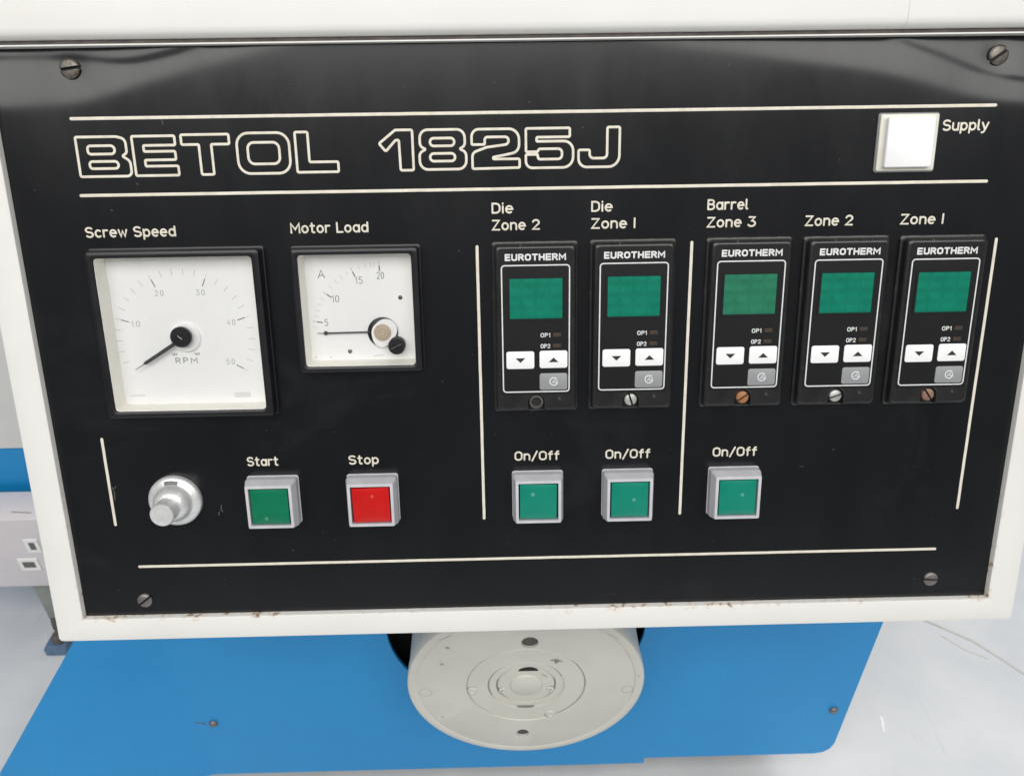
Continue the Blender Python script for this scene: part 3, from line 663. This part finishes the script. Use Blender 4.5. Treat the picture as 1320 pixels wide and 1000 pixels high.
# ------------------------------------------------------------------ temperature controllers
CW, CB, CT = 22.6, -55.9, 43.2      # half width, bottom and top of the case about its centre (0,0) = label middle 37
def controller(cu, cv, screw, lcd, label, ang_):
    # mounting sleeve with a rim
    mb = MB()
    ol = lambda d, z, r: rr(-24.9+d, 24.9-d, -50.6+d, 50.4-d, r, z, 4)
    mb.loft([ol(0, .05, 2), ol(0, 1.0, 2), ol(.5, 1.5, 2), ol(1.2, 1.6, 2)], False, True)
    root = mb.build('temperature_controller', M['case'], console, (cu, cv, 0), smooth=True); root['label'] = label
    edge_mat = mat('worn_edge_highlight', (.16, .155, .14), .4, nscale=260, col2=(.03, .03, .028)) if 'worn_edge_highlight' not in bpy.data.materials else bpy.data.materials['worn_edge_highlight']
    mb = MB(); stroke(mb, [(-23.4+k*4.68, -50.1+.08*math.sin(k*2.+cu)) for k in range(11)], .55, .22, 1.2); stroke(mb, [(-22.8+k*5.7, 49.7+.05*math.sin(k*3.+cu)) for k in range(9)], .8, .2, 1.3)  # pale rim lines: scratched edges plus their highlight, drawn in colour
    o = mb.build('worn_edge_highlight', edge_mat, root, smooth=True); o['kind'] = 'stuff'
    # case with U notch for the screw
    nr = 4.5; nc = -43.8
    out = []
    path = [(-23.3, 48.9), (-23.3, -49.2), (-nr, -49.2)]
    def outline(d):
        x0, x1, y0, y1 = -23.3+d, 23.3-d, -49.2+d, 48.9-d; r = 2.2
        pts = []
        for cx_, cy_, a in ((x1-r, y1-r, 0), (x0+r, y1-r, 90), (x0+r, y0+r, 180)):
            pts += [(cx_+r*math.cos(R(a+18*k)), cy_+r*math.sin(R(a+18*k))) for k in range(6)]
        rr_ = nr + d*.6
        pts += [(-rr_, y0)] + [(rr_*math.cos(R(180-15*k)), nc+rr_*math.sin(R(180-15*k))) for k in range(13)] + [(rr_, y0)]
        pts += [(x1-r+r*math.cos(R(270+18*k)), y0+r+r*math.sin(R(270+18*k))) for k in range(6)]
        return pts
    mb = MB(); mb.loft([[(x, y, z) for x, y in outline(d)] for d, z in ((0, 1.4), (0, 4.6), (.4, 6.0), (1.1, 6.7), (1.9, 6.9))])
    # front face around the notch as three slabs
    inner = outline(1.9)
    i0 = [k for k, p in enumerate(inner) if abs(p[0]+nr+1.14) < 1e-6][0]      # first corner of the notch
    nt_ = inner[i0+1:i0+14]; top = max(p[1] for p in nt_)
    up = [p for p in inner[:12]]; yb = inner[i0][1]
    F6 = [(x, y, 6.9) for x, y in up[:12]]
    mb.add(F6 + [(inner[11][0], top, 6.9), (inner[0][0], top, 6.9)], [tuple(range(14))])
    lf = [(inner[11][0], top, 6.9)] + [(x, y, 6.9) for x, y in inner[12:18]]
    mb.add(lf + [(nt_[0][0], yb, 6.9), (nt_[0][0], top, 6.9)], [tuple(range(len(lf)+2))])
    rg = [(x, y, 6.9) for x, y in inner[-6:]] + [(inner[0][0], top, 6.9)]
    mb.add([(nt_[-1][0], top, 6.9), (nt_[-1][0], yb, 6.9)] + rg, [tuple(range(len(rg)+2))])
    for (xa, ya), (xb, yb_) in zip(nt_, nt_[1:]):
        if abs(ya-top) < 1e-4: mb.add([(xa, top, 6.9), (xb, yb_, 6.9), (xb, top, 6.9)], [(0, 1, 2)])
        elif abs(yb_-top) < 1e-4: mb.add([(xa, ya, 6.9), (xb, top, 6.9), (xa, top, 6.9)], [(0, 1, 2)])
        else: mb.add([(xa, ya, 6.9), (xb, yb_, 6.9), (xb, top, 6.9), (xa, top, 6.9)], [(0, 1, 2, 3)])
    mb.build('case', M['case'], root, smooth=True)
    mb = MB(); mb.lathe([(4.45, 1.5), (4.45, 4.2), (0, 4.2)], 0, nc, 24); mb.build('screw_recess', M['slotdark'], root)
    if screw == 'hole':
        mb = MB(); mb.lathe([(4.2, 4.2), (4.2, 6.0), (3.8, 6.5), (3.0, 6.5), (2.7, 5.9), (2.6, 4.3), (0, 4.3)], 0, nc, 24)
        mh = MB(); mh.lathe([(2.5, 4.35), (2.5, 5.2), (0, 5.2)], 0, nc, 24); mh.build('hole_depth', M['slotdark'], root)
        o = mb.build('screw_hole', [mat('hole_rim', (.10, .095, .085), .35, nscale=200, namt=.4)], root, smooth=True)
    else:
        mb = MB(); slotted(mb, 3.7, 2.4, ang_); mb.build('fixing_screw', [M[screw], M['slotdark']], root, (0, nc, 4.3), smooth=True)
    # foil label and its printed border
    mb = MB(); mb.loft([rr(-20.9, 20.9, -38.9, 46.6, 1.2, 6.85, 3), rr(-20.9, 20.9, -38.9, 46.6, 1.2, 7.05, 3)], False, True); mb.build('label_foil', M['foil'], root)
    mb = MB(); stroke(mb, [(x, y) for x, y, z in rr(-19.4, 19.4, -37.2, 37.4, 1.8, 0, 4)], .75, .06, 7.06, closed=True); mb.build('border_line', M['white_ink'], root, smooth=True)
    mb = MB(); lettering(mb, 'EUROTHERM', -16.9, 16.9, 40.5, 3.0, .98, .06, 7.06, gap=.30); mb.build('brand_lettering', M['white_ink'], root, smooth=True)
    # display with a soft dark rim
    dx0, dx1, dy0, dy1 = -15.0, 15.4, 6.7, 30.0
    mb = MB(); mb.loft([rr(dx0-1.2, dx1+1.2, dy0-1.2, dy1+1.2, 1, 7.04), rr(dx0-1.2, dx1+1.2, dy0-1.2, dy1+1.2, 1, 7.45), rr(dx0, dx1, dy0, dy1, .6, 7.45), rr(dx0, dx1, dy0, dy1, .6, 7.12)], False, False); mb.build('display_rim', M['foil'], root)
    mb = MB(); mb.loft([rr(dx0+.02, dx1-.02, dy0+.02, dy1-.02, .6, 7.06), rr(dx0+.02, dx1-.02, dy0+.02, dy1-.02, .6, 7.16)], False, True); mb.build('display', M[lcd], root)
    # OP1 OP2 and their indicators
    for s, y in (('OP1', -4.2), ('OP2', -10.7)):
        mb = MB(); lettering(mb, s, 2.9, 8.1, y, 2.1, .5, .05, 7.06, gap=.3); mb.build('print', M['white_ink'], root)
        mb = MB(); mb.box(9.9, 14.6, y+.1, y+2.3, 7.02, 7.3, .1); mb.build('indicator', M['led'], root)
    # keys
    def key(x0, x1, y0, y1, m):
        mb = MB(); mb.loft([rr(x0, x1, y0, y1, 1.3, 7.0), rr(x0, x1, y0, y1, 1.3, 7.35), rr(x0+.25, x1-.25, y0+.25, y1-.25, 1.2, 7.5)], False, True); return mb.build('key', m, root, smooth=True)
    key(-17.4, -1.1, -23.0, -12.6, M['key_white']); key(2.0, 18.3, -22.8, -12.4, M['key_white']); key(2.0, 18.3, -36.1, -26.0, M['key_grey'])
    for cx_, s_ in ((-9.2, -1), (10.2, 1)):
        mb = MB(); yb = -17.9; mb.loft([[(cx_-2.9, yb-1.35*s_, z), (cx_+2.9, yb-1.35*s_, z), (cx_, yb+1.45*s_, z)] for z in (7.46, 7.56)], False, True); mb.build('arrow', M['gap'], root)
    mb = MB(); stroke(mb, A(10.3, -31.0, 2.3, 2.3, 50, 330, 14), .65, .06, 7.5); stroke(mb, [(12.0,-30.0),(12.5,-31.9),(10.6,-31.4)], .5, .05, 7.51)
    stroke(mb, [(9.4,-31.9),(11.0,-29.9)], .45, .05, 7.51); mb.build('symbol', M['white_ink'], root)
    return root
controller(14.3, 36.6, 'hole', 'lcd', 'left die zone controller with its screw missing', 0)
controller(70.6, 36.9, 'zinc', 'lcd', 'right die zone controller', R(108))
controller(137.6, 36.9, 'rust', 'lcd_dull', 'barrel zone 3 controller with rusty screw', R(35))
controller(193.6, 36.7, 'zinc', 'lcd', 'barrel zone 2 controller', R(20))
controller(249.5, 36.2, 'brown', 'lcd', 'barrel zone 1 controller with brown screw', R(-55))

# ================================================================== BLUE MACHINE BODY (world metres)
body = empty('machine_body', None, (10, 65, 400))
thing(body, 'blue painted sheet metal machine body below the console, with a folded left side', 'machine')
def plate_with_hole(x0, x1, z0, z1, step, hc, hr, y0, y1):
    """front sheet: outline in x,z with a round hole, thickness y0..y1"""
    bm = bmesh.new()
    pts = [(x0, z1), (x0, step[1])] + [(step[0], step[1]), (step[0], z0)] + [(x1-.018, z0), (x1-.009, z0+.002), (x1-.003, z0+.008), (x1, z0+.018)] + [(x1, z1)]
    n = 56
    ci = [(hc[0]+hr*math.cos(2*PI*k/n), hc[1]+hr*math.sin(2*PI*k/n)) for k in range(n)]
    es = []
    for loop in (pts, ci):
        vs = [bm.verts.new((x, y0, z)) for x, z in loop]
        es += [bm.edges.new((vs[i], vs[(i+1) % len(vs)])) for i in range(len(vs))]
    bmesh.ops.triangle_fill(bm, use_beauty=True, edges=es)
    r = bmesh.ops.extrude_face_region(bm, geom=bm.faces[:])
    for v in [g for g in r['geom'] if isinstance(g, bmesh.types.BMVert)]: v.co.y = y1
    bmesh.ops.recalc_face_normals(bm, faces=bm.faces)
    return bm
def from_bm(bm, name, m, parent, off=(0,0,0), smooth=False):
    me = bpy.data.meshes.new(name); 
    for v in bm.verts: v.co -= Vector(off)
    bm.to_mesh(me); bm.free(); me.materials.append(m)
    o = bpy.data.objects.new(name, me); COL.objects.link(o); o.parent = parent; return o
OFF = (.010, .065, .400)
from_bm(plate_with_hole(-.312, .332, .473, .86, (.136, .463), (.0030, .688), .1153, .065, .068), 'front_cover', M['blue'], body, OFF)
def wbox(mb, x0, x1, y0, y1, z0, z1, b=0):
    mb.box((x0-OFF[0])*1000, (x1-OFF[0])*1000, (y0-OFF[1])*1000, (y1-OFF[1])*1000, (z0-OFF[2])*1000, (z1-OFF[2])*1000, b)
# folded side sheet reaching forward on the left
def flap(zf_, y_):   # outline of the bent flap in its own plane, x along the fold direction
    ux, uy = -math.cos(R(10)), -math.sin(R(10))
    return [((-.3125 + ux*d + uy*-y_ - OFF[0])*1000, (.065 + uy*d + y_ - OFF[1])*1000, (z - OFF[2])*1000) for d, z in zf_]
fo = [(-.0004, .463), (.2147, .463), (.1845, .5335), (.1577, .5715), (.079, .6847), (.020, .770), (-.0004, .780)]
mb = MB(); mb.loft([flap(fo, 0), flap(fo, .003)], True, True)
sw_ = mb.build('side_cover', M['blue'], body)
mb = MB()
wbox(mb, -.300, .322, .110, .36, .470, .80)
wbox(mb, -.300, .322, .070, .110, .470, .478); wbox(mb, -.300, .322, .070, .110, .84, .85)
wbox(mb, -.300, -.292, .070, .110, .478, .84); wbox(mb, .314, .322, .070, .110, .478, .84)
mb.build('chassis', M['slotdark'], body)
for x in (-.25, .28):
    mb = MB(); wbox(mb, x-.03, x+.03, .28, .34, .40, .47); mb.build('foot', M['rubber'], body)
for x, z in ((-.294, .5565), (.317, .5525)):
    mb = MB(); mb.lathe([(4.2, 0), (4.2, 1.2), (3.4, 2.6), (2, 3.2), (0, 3.3)], seg=20)
    s_ = mb.build('cover_screw', M['dull'], body, ((x-OFF[0])*1000, -.2, (z-OFF[2])*1000), smooth=True); s_.rotation_euler = (PI/2, 0, 0)
mb = MB()   # paint scrapes near the left screw
for pts in ([(-321, 558), (-317.5, 559)], [(-309.5, 557), (-306, 556.4), (-302.8, 556.8)], [(-305.5, 554.6), (-302.2, 554.2)], [(-311, 558), (-308, 557)]):
    stroke(mb, [(x-10, z-400) for x, z in pts if True], 1.1, .1, 0)
s_ = mb.build('scrape', M['rubber'], body, (0, -.1, 0)); s_.rotation_euler = (PI/2, 0, 0)

mb = MB()
for x, z, a, l in ((-150, 520, 1.2, 16), (-40, 500, .2, 22), (205, 600, 2.2, 12), (240, 560, .4, 9), (-220, 640, 1.9, 14), (175, 500, .1, 26), (280, 620, 1.3, 18), (-255, 505, .2, 12), (-190, 590, .5, 7)):
    stroke(mb, [(x-10+l*q*math.cos(a), z-400+l*q*math.sin(a)+.6*math.sin(q*5)) for q in (0, .3, .6, 1)], .35, .05, 0)
s_ = mb.build('scuff', mat('pale_scuff', (.10, .33, .60), .6, nscale=300, col2=(.02, .24, .55)), body, (0, -.1, 0)); s_.rotation_euler = (PI/2, 0, 0); s_['kind'] = 'stuff'
# ================================================================== FLANGE
fl = empty('round_flange', None, (9.5, 5, 692.5))
thing(fl, 'round stone grey metal flange with concentric rings poking out below the console', 'flange')
RF = 97.8
mb = MB()
mb.lathe([(97.2, -70), (97.2, -12.5), (97.2, -12), (RF, -11.5), (RF, -1.4), (RF-.5, -.5), (RF-1.4, 0), (90.4, 0), (90.0, -.25), (89.4, 0), (49.6, 0), (49.2, -.9), (48.2, -.9), (47.8, -.5), (32.0, -.5), (31.7, -1.7), (30.6, -1.7), (30.2, -1.1), (25.0, -1.1), (24.6, -2.6), (23.6, -2.6), (23.2, -1.6), (13.5, -1.5), (13, -.4), (12, .2), (0, .2)], seg=120)
disc = mb.build('disc', M['flange'], fl, smooth=True); disc.rotation_euler = (PI/2, 0, 0)
# drilled holes (cut with a boolean, then baked)
def drill(obj, holes):
    cut = MB()
    for x, z, r, d in holes: cut.loft([[(x + r*math.cos(2*PI*k/24), z + r*math.sin(2*PI*k/24), zz) for k in range(24)] for zz in (-d, 10)], True, True)
    c = cut.build('cutter', M['fl_line'], None); c.matrix_world = Matrix.Translation(fl.location) @ Matrix.Rotation(PI/2, 4, 'X')
    md = obj.modifiers.new('b', 'BOOLEAN'); md.operation = 'DIFFERENCE'; md.object = c; md.solver = 'EXACT'
    bpy.context.view_layer.update()
    dg = bpy.context.evaluated_depsgraph_get(); me = bpy.data.meshes.new_from_object(obj.evaluated_get(dg))
    obj.modifiers.clear(); obj.data = me; cm = c.data; bpy.data.objects.remove(c); bpy.data.meshes.remove(cm)
OX, OZ = -.5, 1.5
HOL = [(3.3+OX, 55.5+OZ, 6.8, 14), (-2.2+OX, -71.1+OZ+1, 5.4, 9), (-62.1, 52.7, 1.7, 4), (-67.6, 31.9, 1.7, 4), (-71.2, -41.7, 1.5, 4)]
drill(disc, HOL)
for x, z, r, d in HOL:
    mb = MB(); mb.lathe([(r-.15, -min(d, 2.6)), (r-.15, -min(d, 2.6)+.5), (0, -min(d, 2.6)+.5)], x, z, 20)
    o = mb.build('drilled_hole_shade', mat('hole_shade', (.09, .09, .08), .8, nscale=90, namt=.3), fl); o.rotation_euler = (PI/2, 0, 0)  # dark disc near the mouth puts the hole's shade into its colour
def fpart(name, m, fn, smooth=True):
    mb = MB(); fn(mb); o = mb.build(name, m, fl, smooth=smooth); o.rotation_euler = (PI/2, 0, 0); return o
def ring(x, z, r, w_, h, zz): return lambda mb: stroke(mb, A(x, z, r, r, 0, 360, 28)[:-1], w_, h, zz, closed=True)
for x, z, r in ((-83.3, -5.3, 5.2), (84.5, -8, 4.8)): fpart('filled_hole', M['fl_line'], ring(x, z, r, .35, .08, 0))
def plug(x, z, r, zz): 
    def f(mb): mb.lathe([(r, 0), (r, .7), (r-.6, 1.2), (r*.55, 1.2), (r*.5, .6), (0, .6)], x, z, 24, zz)
    return f
for x, z, r in ((-44.5, -4.8, 4.2), (21.2, -40.8, 4.4)): fpart('plug', M['flange'], plug(x, z, r, -.6))
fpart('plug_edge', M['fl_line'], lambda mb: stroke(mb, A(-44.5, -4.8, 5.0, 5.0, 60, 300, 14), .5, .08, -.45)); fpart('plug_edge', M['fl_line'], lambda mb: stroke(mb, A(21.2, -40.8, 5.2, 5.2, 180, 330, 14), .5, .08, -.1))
fpart('seized_stud', M['fl_line'], lambda mb: (stroke(mb, [(20, 33.6), (24.6, 34.5), (29, 31.4)], .8, .5, -.3), stroke(mb, [(24.6, 34), (24.0, 29.4)], 1.0, .5, -.3), stroke(mb, [(23.4, 32), (25.6, 31.6)], 2., .8, -.4)))
def halfmoon(cx_, cz_, r, a0, a1, zz, h):
    def f(mb):
        p = A(cx_, cz_, r, r*.62, a0, a1, 12); mb.loft([[(x, z, zz) for x, z in p], [(x, z, zz+h) for x, z in p]], False, True)
    return f
fpart('slot', M['slotdark'], halfmoon(1.8, 18.4, 8.2, 0, 180, -1.65, .25)); fpart('slot', mat('grey_slot', (.20,.20,.19), .7, nscale=90, namt=.3), halfmoon(-.4, -28.6, 7.4, 180, 360, -1.65, .9))
for x in (-19.6, 20.4):
    fpart('small_screw', M['flange'], plug(x, -6.9, 3.1, -1.6)); 
    s1 = 1 if x < 0 else -1
    fpart('screw_shade', M['fl_line'], lambda mb: (stroke(mb, A(x, -6.9, 3.8, 3.8, 90 if x < 0 else 20, 200 if x < 0 else 110, 8), .6, .1, -1.5), stroke(mb, [(x-1.3, -7.9), (x+1.4, -5.2)], .6, .15, -.6)))  # dark arc beside each screw paints in its shade
fpart('scratch', M['fl_line'], lambda mb: (stroke(mb, [(12.8, 13.4), (15.4, 11.8), (16.8, 9.8)], .9, .1, -1.5), stroke(mb, [(-70, 62), (-62, 66), (-58, 68)], .35, .06, 0), stroke(mb, [(64, 65.5), (70, 61), (72, 58)], .35, .06, 0), stroke(mb, [(92, 11), (92.3, 9)], .7, .1, -.05)))
fpart('ring_grime', M['fl_line'], lambda mb: (stroke(mb, A(0, 0, 48.7, 48.7, -60, 40, 40), .8, .1, -.88), stroke(mb, A(0, 0, 31.1, 31.1, 20, 205, 50), .9, .1, -1.68), stroke(mb, A(0, 0, 24.1, 24.1, 160, 380, 50), .9, .1, -2.58), stroke(mb, A(0, 0, 90, 90, -15, 30, 40), .35, .1, -.25), stroke(mb, A(0, 0, 48.7, 48.7, 120, 235, 40), .3, .1, -.88)))

# ================================================================== BACKGROUND AT THE LEFT
# low cabinet
cb = empty('grey_cabinet', None, (-700, 345, 480))
thing(cb, 'pale grey cabinet with a blue band, left of the console behind the power socket', 'cabinet')
mb = MB(); mb.box(-240, 250, 0, 300, 195.6, 520, 3); mb.build('upper_casing', M['cab'], cb)
mb = MB(); mb.box(-240, 250, 2, 300, 20, 195, 2); mb.build('blue_band', M['blue'], cb)
# socket box
sk = empty('power_socket', None, (-600, 290, 501))
thing(sk, 'off-white plastic power socket box with rectangular pin openings, left of the console', 'socket')
mb = MB()
mb.loft([rr(-80, 70, 0, 116, 7, z, 4) for z in (0, 44)] + [rr(-78.5, 68.5, 1.5, 114.5, 7, 46.5, 4), rr(-76, 66, 4, 112, 6, 47.2, 4)], False, True)
hb = mb.build('box', M['socket'], sk, (0, 47.2, 0), smooth=True); hb.rotation_euler = (PI/2, 0, 0)
def slot_frame(x0, x1, z0, z1):
    mb = MB(); g = 4.6
    def q(d, y): return [(x0+d, -y, z0+d), (x1-d, -y, z0+d), (x1-d, -y, z1-d), (x0+d, -y, z1-d)]
    mb.loft([q(0, -.5), q(0, 1.2), q(.4, 1.6), q(g, 1.6), q(g+.3, -4)])
    o = mb.build('pin_surround', M['socket_w'], sk)
    mb = MB(); mb.loft([q(g-.1, .3), q(g-.1, .9)], True, True); p_ = mb.build('pin_opening', mat('pin_grey', (.16, .15, .14), .6, nscale=90, namt=.3), sk)
slot_frame(27.5, 44, 62, 84); slot_frame(9, 33, 31.5, 51.5)
slot_frame(-38, -22, 62, 84)
mb = MB(); mb.loft([[(x, y, 0) for x, y in ((20, 12), (44, 10), (44, 11), (20, 13))], [(x, y, .3) for x, y in ((20, 12), (44, 10), (44, 11), (20, 13))]], True, True)
mb.build('scuff', M['fl_line'], sk, (0, 0, 116.2))
# tapered leg with a foot that carries the socket box
lg = empty('support_leg', None, (-590, 308, 400))
thing(lg, 'tapered grey-green metal leg with dark foot under the socket box', 'leg')
mb = MB()
mb.loft([[(cx_+a*w_, b*w_, z) for a, b in ((-1,-1),(1,-1),(1,1),(-1,1))] for cx_, w_, z in ((4, 10.5, 100.5), (3, 9.5, 84), (-3, 6.5, 34), (-4, 6.2, 28))], True, True)
mb.build('leg', M['leggrey'], lg)
mb = MB(); mb.lathe([(9, 0), (9.6, 6), (8.6, 16), (7, 26), (5, 28), (0, 28)], -5, 0, 20); mb.build('foot', M['rubber'], lg, smooth=True)
# dark blue machine foot peeping out beside the blue cover
ft = empty('levelling_foot', None, (-584, 276, 400))
thing(ft, 'small slate blue levelling foot under the lower left corner of the console', 'foot')
mb = MB(); mb.loft([rr(-14, 16, -12, 12, 4, 0), rr(-14, 16, -12, 12, 4, 9), rr(-9, 15, -9, 9, 4, 16)], False, True); mb.build('pad', M['blue_rubber'], ft, smooth=True)
mb = MB(); mb.lathe([(7.5, 15), (8.5, 18), (8.5, 25), (6, 29), (0, 29)], 6, 0, 18); mb.build('nut', M['rubber'], ft, smooth=True)

# ================================================================== FLOOR
def sheet(name, x0, x1, y0, y1, z, m):
    mb = MB(); mb.add([(x0, y0, z), (x1, y0, z), (x1, y1, z), (x0, y1, z)], [(0, 1, 2, 3)])
    o = mb.build(name, m, None, scale=1); o['kind'] = 'structure'; return o
sheet('floor', -12, 12, -12, 12, .40, M['floor'])
mb = MB()
pts = [(.46+.0, .345), (.52, .306), (.5598, .279), (.5972, .252), (.6259, .2176), (.66, .170), (.72, .09)]
stroke(mb, [(x*1000, y*1000) for x, y in pts], 3.2, .8, 400.2)
stroke(mb, [(560, 262), (580, 240), (604, 225)], 1.0, .3, 400.2)
o = mb.build('floor_crack', mat('crack_filler', (.47, .44, .38), .8, nscale=60, col2=(.58, .58, .56)), None, smooth=True); o['kind'] = 'structure'
mb = MB()
for x, y, l in ((436, 139, 10), (434, 132, 8), (437, 143, 5)): stroke(mb, [(x, y), (x+.8, y+l)], 3.2, .2, 400.3)
for x, y, l in ((-612, 300, 14), (-560, 240, 12)): stroke(mb, [(x, y), (x+5, y-l)], 1., .2, 400.3)
o = mb.build('floor_mark', mat('white_splash', (.85, .86, .88), .5, nscale=60, namt=.05), None); o['kind'] = 'structure'
